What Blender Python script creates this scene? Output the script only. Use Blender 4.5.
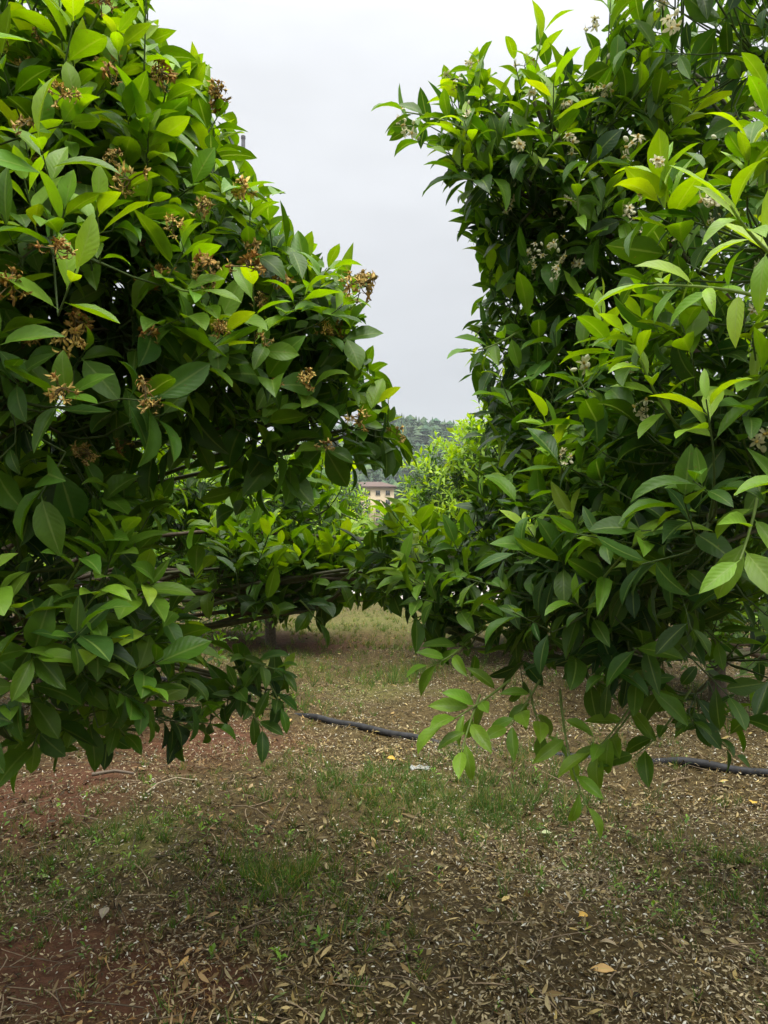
import bpy, math, random
import numpy as np
from mathutils import Vector, noise as mnoise

for o in list(bpy.data.objects):
    bpy.data.objects.remove(o)
S = bpy.context.scene
COL = S.collection
R = np.random.default_rng(11)
random.seed(5)

# ------------------------------------------------------------------ camera, sky, sun, exposure
CAMZ, F, HOR = 1.45, 769.0, 530.0
cam = bpy.data.objects.new('camera', bpy.data.cameras.new('camera'))
COL.objects.link(cam)
cam.location = (0, 0, CAMZ)
cam.rotation_euler = (math.radians(90), 0, 0)
cam.data.sensor_width = 36
cam.data.lens = 36 * F / 1024
cam.data.shift_y = (HOR - 512) / 1024
cam.data.clip_start = 0.05
cam.data.clip_end = 5000
S.camera = cam

SUN_EL, SUN_AZ = math.radians(72), math.radians(160)      # azimuth from +Y, negative to the left
world = bpy.data.worlds.new('World')
S.world = world
world.use_nodes = True
wt = world.node_tree
wt.nodes.clear()
W = wt.nodes.new
wout = W('ShaderNodeOutputWorld'); bg = W('ShaderNodeBackground')
sky = W('ShaderNodeTexSky'); sky.sky_type = 'NISHITA'; sky.sun_disc = False
sky.sun_elevation = SUN_EL; sky.sun_rotation = SUN_AZ
sky.dust_density = 4.0
tc = W('ShaderNodeTexCoord'); sep = W('ShaderNodeSeparateXYZ')
ramp = W('ShaderNodeValToRGB')
cr = ramp.color_ramp
cr.elements[0].position = 0.0; cr.elements[0].color = (0.203, 0.209, 0.217, 1)
cr.elements[1].position = 1.0; cr.elements[1].color = (1.6, 1.6, 1.6, 1)
e = cr.elements.new(0.20); e.color = (0.203, 0.209, 0.219, 1)
e = cr.elements.new(0.56); e.color = (0.312, 0.319, 0.330, 1)
nz = W('ShaderNodeTexNoise'); nz.inputs['Scale'].default_value = 2.2; nz.inputs['Detail'].default_value = 4
mp = W('ShaderNodeMapping'); mp.inputs['Scale'].default_value = (1, 1, 3.2)
nr = W('ShaderNodeMapRange'); nr.inputs[1].default_value = 0.3; nr.inputs[2].default_value = 0.7
nr.inputs[3].default_value = 25.0; nr.inputs[4].default_value = 31.0
mul = W('ShaderNodeVectorMath'); mul.operation = 'SCALE'
mix = W('ShaderNodeMixRGB'); mix.inputs[0].default_value = 0.93
L = wt.links.new
L(tc.outputs['Generated'], sep.inputs[0]); L(sep.outputs['Z'], ramp.inputs[0])
L(tc.outputs['Generated'], mp.inputs[0]); L(mp.outputs[0], nz.inputs[0]); L(nz.outputs[0], nr.inputs[0])
L(ramp.outputs[0], mul.inputs[0]); L(nr.outputs[0], mul.inputs['Scale'])
L(sky.outputs[0], mix.inputs[1]); L(mul.outputs[0], mix.inputs[2])
L(mix.outputs[0], bg.inputs[0]); bg.inputs[1].default_value = 0.1
L(bg.outputs[0], wout.inputs[0])

sun = bpy.data.objects.new('sun', bpy.data.lights.new('sun', 'SUN'))
COL.objects.link(sun)
sun.data.energy = 3.0
sun.data.angle = math.radians(45)
sun.data.color = (1.0, 0.96, 0.88)
sd = Vector((math.sin(SUN_AZ) * math.cos(SUN_EL), math.cos(SUN_AZ) * math.cos(SUN_EL), math.sin(SUN_EL)))
sun.rotation_euler = sd.to_track_quat('Z', 'Y').to_euler()
sun.location = (0, 0, 30)

S.view_settings.view_transform = 'Standard'
S.view_settings.look = 'None'
S.view_settings.exposure = 0.22
S.view_settings.gamma = 1.0
S.view_settings.use_curve_mapping = False
S.render.engine = 'CYCLES'
S.cycles.use_denoising = True
S.cycles.max_bounces = 7
S.cycles.diffuse_bounces = 4
S.cycles.transmission_bounces = 4
S.cycles.volume_bounces = 1
S.cycles.caustics_reflective = False
S.cycles.caustics_refractive = False

# ------------------------------------------------------------------ helpers
def norm(v):
    v = np.asarray(v, float)
    return v / np.maximum(np.linalg.norm(v, axis=-1, keepdims=True), 1e-9)

def at(px, py, d):
    return np.array([(px - 384) / F * d, d, CAMZ + (HOR - py) / F * d])

def on_ground(px, py):
    d = CAMZ * F / (py - HOR)
    for _ in range(4):
        x = (px - 384) / F * d
        d = (CAMZ - hgt(x, d)) * F / (py - HOR)
    x = (px - 384) / F * d
    return np.array([x, d, hgt(x, d)])

def proj(P):
    P = np.asarray(P, float)
    d = np.maximum(P[..., 1], 0.05)
    return 384 + F * P[..., 0] / d, HOR - F * (P[..., 2] - CAMZ) / d

def inside(px, py, poly):
    poly = np.asarray(poly, float)
    r = np.zeros(px.shape, bool)
    j = len(poly) - 1
    for i in range(len(poly)):
        xi, yi = poly[i]; xj, yj = poly[j]
        c = ((yi > py) != (yj > py)) & (px < (xj - xi) * (py - yi) / (yj - yi + 1e-12) + xi)
        r ^= c
        j = i
    return r

def tag(o, label=None, cat=None, group=None, kind=None):
    if label: o['label'] = label
    if cat: o['category'] = cat
    if group: o['group'] = group
    if kind: o['kind'] = kind
    return o

def link(name, me, mat=None, parent=None, loc=None):
    o = bpy.data.objects.new(name, me)
    COL.objects.link(o)
    if mat is not None and me is not None and len(me.materials) == 0:
        me.materials.append(mat)
    if parent is not None: o.parent = parent
    if loc is not None: o.location = loc
    return o

def thing(name, loc, label, cat, group=None):
    o = bpy.data.objects.new(name, None)
    COL.objects.link(o)
    o.location = loc
    o.empty_display_size = 0.2
    return tag(o, label, cat, group)

def mesh_np(name, V, Q, col=None, uv=None, smooth=True):
    """V (n,3), Q (m,4) quads or (m,3) triangles"""
    me = bpy.data.meshes.new(name)
    V = np.asarray(V, np.float32); Q = np.asarray(Q, np.int32)
    k = Q.shape[1]
    me.vertices.add(len(V)); me.vertices.foreach_set('co', V.ravel())
    me.loops.add(Q.size); me.loops.foreach_set('vertex_index', Q.ravel())
    me.polygons.add(len(Q))
    me.polygons.foreach_set('loop_start', np.arange(0, Q.size, k, dtype=np.int32))
    me.polygons.foreach_set('loop_total', np.full(len(Q), k, np.int32))
    me.update(calc_edges=True)
    if smooth:
        me.polygons.foreach_set('use_smooth', np.ones(len(Q), bool))
    if col is not None:
        a = me.attributes.new('tint', 'FLOAT_COLOR', 'POINT')
        c4 = np.ones((len(V), 4), np.float32); c4[:, :3] = col
        a.data.foreach_set('color', c4.ravel())
    if uv is not None:
        u = me.uv_layers.new(name='UVMap')
        u.data.foreach_set('uv', np.asarray(uv, np.float32)[Q.ravel()].ravel())
    me.validate(clean_customdata=False)
    me.update()
    return me

class Acc:
    """collects quads for one mesh"""
    def __init__(self): self.V = []; self.Q = []; self.C = []; self.U = []; self.n = 0
    def add(self, V, Q, col=None, uv=None):
        V = np.asarray(V, float).reshape(-1, 3)
        self.V.append(V); self.Q.append(np.asarray(Q, int) + self.n)
        c = np.zeros((len(V), 3)); c[:] = (0.5, 0.5, 0.5) if col is None else col
        self.C.append(c)
        u = np.zeros((len(V), 2)) if uv is None else uv
        self.U.append(u); self.n += len(V)
    def mesh(self, name, smooth=True):
        return mesh_np(name, np.concatenate(self.V), np.concatenate(self.Q), np.concatenate(self.C), np.concatenate(self.U), smooth)
    def tube(self, pts, r0, r1, sides=6, col=None, cap=True):
        pts = np.asarray(pts, float)
        n = len(pts)
        T = np.gradient(pts, axis=0); T = norm(T)
        ref = np.array([0.31, 0.17, 0.93]) if abs(T[0][2]) < 0.85 else np.array([0.95, 0.2, 0.1])
        A = norm(np.cross(T, ref)); B = np.cross(T, A)
        rad = np.linspace(r0, r1, n)[:, None, None] if np.isscalar(r0) else np.asarray(r0)[:, None, None]
        ang = np.arange(sides) / sides * 2 * math.pi
        V = pts[:, None] + rad * (A[:, None] * np.cos(ang)[None, :, None] + B[:, None] * np.sin(ang)[None, :, None])
        i = np.arange(n - 1)[:, None] * sides; j = np.arange(sides)[None]
        j2 = (j + 1) % sides
        Q = np.stack([i + j, i + j2, i + sides + j2, i + sides + j], -1).reshape(-1, 4)
        self.add(V, Q, col)
        if cap:
            c0 = np.append(V[-1], pts[-1:] + T[-1:] * r1 * 0.6 if np.isscalar(r0) else pts[-1:], axis=0)
            k = np.arange(sides)
            Q2 = np.stack([k, (k + 1) % sides, np.full(sides, sides), np.full(sides, sides)], -1)
            # fan as degenerate-free quads: use pairs
            q = [[a, (a + 1) % sides, (a + 2) % sides, sides] for a in range(0, sides - 1, 2)]
            if sides % 2 == 0: self.add(c0, q, col)
    def box(self, c, s, rz=0.0, col=None):
        c = np.asarray(c, float); s = np.asarray(s, float) / 2
        v = np.array([[x, y, z] for x in (-1, 1) for y in (-1, 1) for z in (-1, 1)], float) * s
        ca, sa = math.cos(rz), math.sin(rz)
        v = v @ np.array([[ca, sa, 0], [-sa, ca, 0], [0, 0, 1]]) + c
        q = [[0, 1, 3, 2], [4, 6, 7, 5], [0, 4, 5, 1], [2, 3, 7, 6], [0, 2, 6, 4], [1, 5, 7, 3]]
        self.add(v, q, col)

def bez(a, b, c, n=6):
    t = np.linspace(0, 1, n)[:, None]
    return (1 - t) ** 2 * np.asarray(a) + 2 * t * (1 - t) * np.asarray(b) + t * t * np.asarray(c)

# ------------------------------------------------------------------ materials
def mat_new(name):
    m = bpy.data.materials.new(name); m.use_nodes = True
    nt = m.node_tree
    return m, nt, nt.nodes['Principled BSDF'], nt.nodes['Material Output']

def leaf_material(name, rough=0.40, trans=0.40, vein=True, spec=0.35):
    m, nt, b, out = mat_new(name)
    N = nt.nodes.new; K = nt.links.new
    at_ = N('ShaderNodeAttribute'); at_.attribute_name = 'tint'
    uv = N('ShaderNodeUVMap'); uv.uv_map = 'UVMap'
    sp = N('ShaderNodeSeparateXYZ'); K(uv.outputs[0], sp.inputs[0])
    # |s| : distance from the midrib
    ab = N('ShaderNodeMath'); ab.operation = 'ABSOLUTE'; K(sp.outputs[0], ab.inputs[0])
    rib = N('ShaderNodeMapRange'); rib.inputs[1].default_value = 0.03; rib.inputs[2].default_value = 0.11
    rib.inputs[3].default_value = 0.42; rib.inputs[4].default_value = 0.0
    K(ab.outputs[0], rib.inputs[0])
    lt = N('ShaderNodeMixRGB'); lt.inputs[2].default_value = (0.30, 0.40, 0.10, 1)
    K(rib.outputs[0], lt.inputs[0])
    # blotchy variation over the blade
    tcn = N('ShaderNodeTexCoord'); n = N('ShaderNodeTexNoise'); n.inputs['Scale'].default_value = 38; n.inputs['Detail'].default_value = 3
    K(tcn.outputs['Object'], n.inputs[0])
    hs = N('ShaderNodeHueSaturation')
    vr = N('ShaderNodeMapRange'); vr.inputs[3].default_value = 0.72; vr.inputs[4].default_value = 1.28
    K(n.outputs[0], vr.inputs[0]); K(vr.outputs[0], hs.inputs['Value']); K(at_.outputs['Color'], hs.inputs['Color'])
    K(hs.outputs[0], lt.inputs[1])
    sn = N('ShaderNodeTexNoise'); sn.inputs['Scale'].default_value = 150; sn.inputs['Detail'].default_value = 2; K(tcn.outputs['Object'], sn.inputs[0])
    sm = N('ShaderNodeMapRange'); sm.inputs[1].default_value = 0.69; sm.inputs[2].default_value = 0.75; sm.inputs[4].default_value = 0.6; K(sn.outputs[0], sm.inputs[0])
    sx = N('ShaderNodeMixRGB'); sx.inputs[2].default_value = (0.17, 0.13, 0.035, 1); K(sm.outputs[0], sx.inputs[0]); K(lt.outputs[0], sx.inputs[1]); lt = sx
    K(lt.outputs[0], b.inputs['Base Color'])
    rr = N('ShaderNodeMapRange'); rr.inputs[3].default_value = rough - 0.08; rr.inputs[4].default_value = rough + 0.16
    K(n.outputs[0], rr.inputs[0]); K(rr.outputs[0], b.inputs['Roughness'])
    b.inputs['Specular IOR Level'].default_value = spec
    if vein:
        s2 = N('ShaderNodeMath'); s2.operation = 'MULTIPLY_ADD'; s2.inputs[1].default_value = -0.22
        K(ab.outputs[0], s2.inputs[0]); K(sp.outputs[1], s2.inputs[2])
        s3 = N('ShaderNodeMath'); s3.operation = 'MULTIPLY'; s3.inputs[1].default_value = 62; K(s2.outputs[0], s3.inputs[0])
        s4 = N('ShaderNodeMath'); s4.operation = 'SINE'; K(s3.outputs[0], s4.inputs[0])
        bp = N('ShaderNodeBump'); bp.inputs['Strength'].default_value = 0.12; bp.inputs['Distance'].default_value = 0.0012
        K(s4.outputs[0], bp.inputs['Height']); K(bp.outputs[0], b.inputs['Normal'])
    tr = N('ShaderNodeBsdfTranslucent')
    th = N('ShaderNodeHueSaturation'); th.inputs['Saturation'].default_value = 1.15; th.inputs['Value'].default_value = 1.5
    th.inputs['Hue'].default_value = 0.485
    K(lt.outputs[0], th.inputs['Color']); K(th.outputs[0], tr.inputs['Color'])
    mx = N('ShaderNodeMixShader'); mx.inputs[0].default_value = trans
    K(b.outputs[0], mx.inputs[1]); K(tr.outputs[0], mx.inputs[2]); K(mx.outputs[0], out.inputs['Surface'])
    return m

M_LEAF = leaf_material('citrus_leaf')
M_FAR = leaf_material('far_foliage', 0.55, 0.25, False, 0.3)
M_GRASS = leaf_material('grass_blade', 0.5, 0.3, False, 0.3)
M_LITTER = leaf_material('dry_litter', 0.62, 0.08, True, 0.3)

def tint_mat(name, rough=0.7, scale=30, amt=0.35, bump=0.3, dist=0.004, spec=0.3, trans=0.0):
    m, nt, b, out = mat_new(name)
    N = nt.nodes.new; K = nt.links.new
    a = N('ShaderNodeAttribute'); a.attribute_name = 'tint'
    tcn = N('ShaderNodeTexCoord'); n = N('ShaderNodeTexNoise'); n.inputs['Scale'].default_value = scale; n.inputs['Detail'].default_value = 5
    K(tcn.outputs['Object'], n.inputs[0])
    hs = N('ShaderNodeHueSaturation'); vr = N('ShaderNodeMapRange')
    vr.inputs[1].default_value = 0.25; vr.inputs[2].default_value = 0.75
    vr.inputs[3].default_value = 1 - amt; vr.inputs[4].default_value = 1 + amt
    K(n.outputs[0], vr.inputs[0]); K(vr.outputs[0], hs.inputs['Value']); K(a.outputs['Color'], hs.inputs['Color'])
    K(hs.outputs[0], b.inputs['Base Color'])
    b.inputs['Roughness'].default_value = rough; b.inputs['Specular IOR Level'].default_value = spec
    bp = N('ShaderNodeBump'); bp.inputs['Strength'].default_value = bump; bp.inputs['Distance'].default_value = dist
    K(n.outputs[0], bp.inputs['Height']); K(bp.outputs[0], b.inputs['Normal'])
    if trans > 0:
        tr = N('ShaderNodeBsdfTranslucent'); K(hs.outputs[0], tr.inputs['Color'])
        mx = N('ShaderNodeMixShader'); mx.inputs[0].default_value = trans
        K(b.outputs[0], mx.inputs[1]); K(tr.outputs[0], mx.inputs[2]); K(mx.outputs[0], out.inputs['Surface'])
    return m

M_BARK = tint_mat('citrus_bark', 0.85, 45, 0.45, 0.6, 0.006)
M_TWIG = tint_mat('twig', 0.6, 60, 0.3, 0.2, 0.001)
M_FLOWER = tint_mat('petal', 0.5, 90, 0.18, 0.15, 0.001, 0.3, 0.3)
M_WITHER = tint_mat('withered_petal', 0.75, 160, 0.5, 0.5, 0.002, 0.2)
M_PIPE = tint_mat('black_plastic_pipe', 0.65, 22, 0.6, 0.15, 0.002, 0.25)
M_MASON = tint_mat('render_wall', 0.85, 1.5, 0.1, 0.1, 0.01)
M_TILE = tint_mat('roof_tile', 0.8, 3, 0.3, 0.4, 0.05)
M_METAL = tint_mat('weathered_metal', 0.55, 12, 0.3, 0.1, 0.002, 0.5)
M_CONC = tint_mat('concrete_road', 0.9, 1.6, 0.16, 0.2, 0.01)
M_GLASS, _nt, _b, _o = mat_new('window_glass')
_b.inputs['Base Color'].default_value = (0.03, 0.035, 0.04, 1); _b.inputs['Roughness'].default_value = 0.12

# ------------------------------------------------------------------ terrain
def hgt(x, y):
    x = np.asarray(x, float); y = np.asarray(y, float)
    near = np.exp(-((x / 14) ** 2 + ((y - 5) / 14) ** 2))
    h = near * (0.035 * np.sin(1.7 * x + 0.6 * y + 0.4) + 0.028 * np.sin(2.9 * y - 1.1 * x + 1.0) + 0.018 * np.sin(5.1 * x + 3.7 * y))
    # low banks under the tree rows
    h = h + near * 0.06 * (np.exp(-((x - 2.3) / 0.9) ** 2) + np.exp(-((x + 2.3) / 0.9) ** 2))
    return h

def hill_h(x, y):
    x = np.asarray(x, float); y = np.asarray(y, float)
    s = np.clip((y - 330) / 260, 0, 1); s = s * s * (3 - 2 * s)
    s = s * (1 - 0.4 * np.clip((y - 600) / 300, 0, 1))
    ridge = 66 + 8 * np.sin(x / 55 + 0.9) + 5 * np.sin(x / 21 + 2) + 0.05 * x
    return s * ridge

def spaced(lo, hi, fine_lo, fine_hi, step, growth=1.22):
    a = list(np.arange(fine_lo, fine_hi + step / 2, step))
    v, s = a[-1], step
    while v < hi: s *= growth; v += s; a.append(min(v, hi))
    v, s, pre = a[0], step, []
    while v > lo: s *= growth; v -= s; pre.append(max(v, lo))
    return np.array(pre[::-1] + a)

gx = spaced(-1400, 1400, -4, 4, 0.08)
gy = spaced(-60, 1800, 1.2, 10, 0.08)
GX, GY = np.meshgrid(gx, gy)
GZ = hgt(GX, GY)
rough = np.array([[mnoise.noise(Vector((x * 3.1, y * 3.1, 0.3))) for x in gx] for y in gy]) * 0.02
rough += np.array([[mnoise.noise(Vector((x * 7.7, y * 7.7, 4.3))) for x in gx] for y in gy]) * 0.009
GZ = GZ + rough * np.exp(-((GX / 8) ** 2 + ((GY - 5) / 10) ** 2))
def blob(x, y, c, sx, sy): return np.exp(-((x - c[0]) / sx) ** 2 - ((y - c[1]) / sy) ** 2)
# soil masks: R = bare red clay, G = mossy / grassy soil, B = path of bleached litter
red_c = [(on_ground(60, 960), 0.5, 0.4), (on_ground(215, 740), 0.7, 0.6), (on_ground(20, 800), 0.7, 0.7), (on_ground(330, 640), 1.2, 1.0), (on_ground(180, 650), 1.0, .9), (on_ground(150, 990), 0.4, 0.15)]
grn_c = [(on_ground(250, 660), 0.9, 0.7), (on_ground(400, 625), 2.5, 2.0), (on_ground(430, 800), 0.6, 0.5), (on_ground(290, 880), 0.3, 0.3), (on_ground(130, 840), 0.4, 0.35), (on_ground(370, 690), .9, .7)]
def soil(x, y):
    r = sum(blob(x, y, c, a, b) for c, a, b in red_c)
    g = sum(blob(x, y, c, a, b) for c, a, b in grn_c)
    p = np.exp(-((x - 0.15) / 0.55) ** 2)
    far = np.clip((y - 11) / 6, 0, 1)
    return np.clip(r, 0, 1), np.clip(g + far, 0, 1), p
sr, sg, spth = soil(GX, GY)
nyg, nxg = GX.shape
ii = np.arange(nyg - 1)[:, None] * nxg + np.arange(nxg - 1)[None]
Qg = np.stack([ii, ii + 1, ii + nxg + 1, ii + nxg], -1).reshape(-1, 4)
me = mesh_np('ground', np.stack([GX, GY, GZ], -1).reshape(-1, 3), Qg, np.stack([sr, sg, spth], -1).reshape(-1, 3))
m, nt, b, out = mat_new('orchard_soil')
N = nt.nodes.new; K = nt.links.new
tcn = N('ShaderNodeTexCoord'); a = N('ShaderNodeAttribute'); a.attribute_name = 'tint'
sc_ = N('ShaderNodeSeparateColor'); K(a.outputs['Color'], sc_.inputs[0])
n1 = N('ShaderNodeTexNoise'); n1.inputs['Scale'].default_value = 1.7; n1.inputs['Detail'].default_value = 8; n1.inputs['Roughness'].default_value = 0.65
n2 = N('ShaderNodeTexNoise'); n2.inputs['Scale'].default_value = 24; n2.inputs['Detail'].default_value = 7; n2.inputs['Roughness'].default_value = 0.7
n3 = N('ShaderNodeTexVoronoi'); n3.inputs['Scale'].default_value = 46
for q in (n1, n2, n3): K(tcn.outputs['Object'], q.inputs['Vector'])
base = N('ShaderNodeValToRGB'); K(n2.outputs[0], base.inputs[0])
base.color_ramp.elements[0].position = 0.32; base.color_ramp.elements[0].color = (0.026, 0.018, 0.009, 1)
base.color_ramp.elements[1].position = 0.7; base.color_ramp.elements[1].color = (0.13, 0.094, 0.037, 1)
redr = N('ShaderNodeValToRGB'); K(n2.outputs[0], redr.inputs[0])
redr.color_ramp.elements[0].position = 0.3; redr.color_ramp.elements[0].color = (0.06, 0.028, 0.015, 1)
redr.color_ramp.elements[1].position = 0.72; redr.color_ramp.elements[1].color = (0.15, 0.068, 0.036, 1)
grr = N('ShaderNodeValToRGB'); K(n2.outputs[0], grr.inputs[0])
grr.color_ramp.elements[0].position = 0.3; grr.color_ramp.elements[0].color = (0.035, 0.036, 0.012, 1)
grr.color_ramp.elements[1].position = 0.72; grr.color_ramp.elements[1].color = (0.19, 0.185, 0.05, 1)
def maskmul(src, lo, hi):
    ad = N('ShaderNodeMath'); ad.operation = 'ADD'; K(src, ad.inputs[0]); K(n1.outputs[0], ad.inputs[1])
    mr = N('ShaderNodeMapRange'); mr.inputs[1].default_value = lo; mr.inputs[2].default_value = hi; K(ad.outputs[0], mr.inputs[0])
    return mr.outputs[0]
mx1 = N('ShaderNodeMixRGB'); K(maskmul(sc_.outputs[0], 0.75, 1.35), mx1.inputs[0]); K(base.outputs[0], mx1.inputs[1]); K(redr.outputs[0], mx1.inputs[2])
mx2 = N('ShaderNodeMixRGB'); K(maskmul(sc_.outputs[1], 0.95, 1.6), mx2.inputs[0]); K(mx1.outputs[0], mx2.inputs[1]); K(grr.outputs[0], mx2.inputs[2])
K(mx2.outputs[0], b.inputs['Base Color']); b.inputs['Roughness'].default_value = 0.95; b.inputs['Specular IOR Level'].default_value = 0.15
bp = N('ShaderNodeBump'); bp.inputs['Strength'].default_value = 0.9; bp.inputs['Distance'].default_value = 0.03
K(n2.outputs[0], bp.inputs['Height']); K(bp.outputs[0], b.inputs['Normal'])
ground = tag(link('ground', me, m), kind='structure')

# concrete farm road across the far end of the rows, with a rough verge
ac = Acc()
xs = np.linspace(-120, 120, 121)
rw = np.stack([np.stack([xs, 15.4 + 0.12 * np.sin(xs * 0.9) + 0.02 * xs, np.full_like(xs, 0.05)], -1),
               np.stack([xs, 15.45 + 0.12 * np.sin(xs * 0.9) + 0.02 * xs, np.full_like(xs, 0.11)], -1),
               np.stack([xs, 18.9 + 0.02 * xs, np.full_like(xs, 0.12)], -1),
               np.stack([xs, 18.95 + 0.02 * xs, np.full_like(xs, 0.03)], -1)])
n = len(xs)
ii = np.arange(3)[:, None] * n + np.arange(n - 1)[None]
ac.add(rw, np.stack([ii, ii + 1, ii + n + 1, ii + n], -1).reshape(-1, 4), (0.44, 0.41, 0.37))
tag(link('road', ac.mesh('road', False), M_CONC), kind='structure')

# wooded hill in the distance
hx = np.linspace(-420, 420, 85); hy = np.linspace(325, 900, 60)
HX, HY = np.meshgrid(hx, hy); HZ = hill_h(HX, HY) - 0.5
ii = np.arange(59)[:, None] * 85 + np.arange(84)[None]
me = mesh_np('hill', np.stack([HX, HY, HZ], -1).reshape(-1, 3), np.stack([ii, ii + 1, ii + 86, ii + 85], -1).reshape(-1, 4), (0.03, 0.045, 0.018))
tag(link('hill', me, tint_mat('hill_soil', 0.95, 0.2, 0.4)), kind='structure')

# ------------------------------------------------------------------ leaves
def wprof(t, kind):
    if kind == 'citrus':
        u = np.clip((t - 0.1) / 0.9, 0, 1)
        w = np.where(t < 0.1, 0.05, np.maximum((np.sin(math.pi * u ** 0.86) ** 0.85) * (1 - 0.10 * u), 0.045))
        w = np.where(t > 0.99, 0.01, w)
        return w
    if kind == 'blade':
        return np.maximum((1 - t) ** 0.7, 0.02)
    return np.maximum(np.sin(math.pi * np.clip(t, 0, 1)) ** 0.7, 0.03)

def leaves_into(acc, P, D, U, Ln, Wd, fold, curl, col, nx=4, ny=6, kind='citrus', wave=0.0, drop=None):
    """P base, D direction, U wished-for upper side; all (n,3). drop(px,py)->bool removes leaves."""
    P = np.asarray(P, float); D = norm(D)
    if drop is not None and len(P):
        keep = np.ones(len(P), bool)
        for f in (0.6,):
            px, py = proj(P + D * (Ln * f)[:, None])
            keep &= ~drop(px + R.normal(0, 7, len(P)), py + R.normal(0, 7, len(P)))
        P, D, U, Ln, Wd, fold, curl, col = [q[keep] for q in (P, D, U, Ln, Wd, fold, curl, col)]
    n = len(P)
    if n == 0: return
    X = norm(np.cross(D, U)); Nn = np.cross(X, D)
    t = np.linspace(0, 1, ny + 1)
    if kind == 'citrus': t = np.concatenate([[0, 0.1], np.linspace(0.16, 1, ny - 1) ** 1.0])
    s = np.linspace(-1, 1, nx + 1)
    ang = curl[:, None] * (t[None] ** 1.3)
    dt = np.diff(t)
    cy = np.concatenate([np.zeros((n, 1)), np.cumsum(np.cos((ang[:, 1:] + ang[:, :-1]) / 2) * dt, 1)], 1)
    cz = np.concatenate([np.zeros((n, 1)), -np.cumsum(np.sin((ang[:, 1:] + ang[:, :-1]) / 2) * dt, 1)], 1)
    w = wprof(t, kind)
    Lc = Ln[:, None, None]
    spine = P[:, None] + D[:, None] * (cy * Ln[:, None])[..., None] + Nn[:, None] * (cz * Ln[:, None])[..., None]
    Nt = Nn[:, None] * np.cos(ang)[..., None] + D[:, None] * np.sin(ang)[..., None]
    if kind == 'citrus':
        u = np.clip((t - 0.1) / 0.9, 0, 1)[None] ** R.uniform(0.72, 1.12, (n, 1))
        w2 = np.maximum(np.sin(math.pi * u) ** R.uniform(0.72, 1.05, (n, 1)) * (1 - 0.10 * u), 0.045)
        w2 = w2 * (1 + 0.05 * np.sin(t[None] * R.uniform(6, 13, (n, 1)) + R.uniform(0, 6.28, (n, 1))))
        w2 = np.where(t[None] < 0.11, 0.05, np.where(t[None] > 0.99, 0.01, w2))
        hw = w2 * Wd[:, None] / 2
    else:
        hw = (w[None] * Wd[:, None] / 2)
    xx = hw[:, :, None] * s[None, None] * np.cos(fold)[:, None, None]
    a_s = np.abs(s)[None, None]
    zz = hw[:, :, None] * (a_s * np.sin(fold)[:, None, None] - 0.35 * a_s ** 2 * np.sin(fold)[:, None, None])
    if wave:
        ph = R.uniform(0, 6.28, n)[:, None, None]
        zz = zz + wave * Wd[:, None, None] * a_s * np.sin(t[None, :, None] * 11 + ph + s[None, None] * 1.3) * (w[None, :, None])
    V = spine[:, :, None] + X[:, None, None] * xx[..., None] + Nt[:, :, None] * zz[..., None]
    nv = (ny + 1) * (nx + 1)
    i = np.arange(ny)[:, None] * (nx + 1) + np.arange(nx)[None]
    q = np.stack([i, i + 1, i + nx + 2, i + nx + 1], -1).reshape(-1, 4)
    Q = (np.arange(n)[:, None, None] * nv + q[None]).reshape(-1, 4)
    uv = np.stack(np.broadcast_arrays(s[None, :], t[:, None]), -1).reshape(-1, 2)
    acc.add(V.reshape(-1, 3), Q, np.repeat(col, nv, 0), np.tile(uv, (n, 1)))

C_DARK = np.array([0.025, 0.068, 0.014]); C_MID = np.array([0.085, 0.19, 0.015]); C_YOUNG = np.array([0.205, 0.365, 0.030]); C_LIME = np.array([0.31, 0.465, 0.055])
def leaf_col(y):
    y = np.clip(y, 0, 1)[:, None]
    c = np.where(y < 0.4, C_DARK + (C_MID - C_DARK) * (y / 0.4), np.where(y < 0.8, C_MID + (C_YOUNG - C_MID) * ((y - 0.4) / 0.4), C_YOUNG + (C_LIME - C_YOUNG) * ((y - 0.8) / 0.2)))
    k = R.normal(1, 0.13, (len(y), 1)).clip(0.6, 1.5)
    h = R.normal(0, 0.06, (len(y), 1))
    return np.clip(c * k * np.concatenate([1 + h, np.ones_like(h), 1 - h], 1), 0.004, 0.9)

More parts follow.
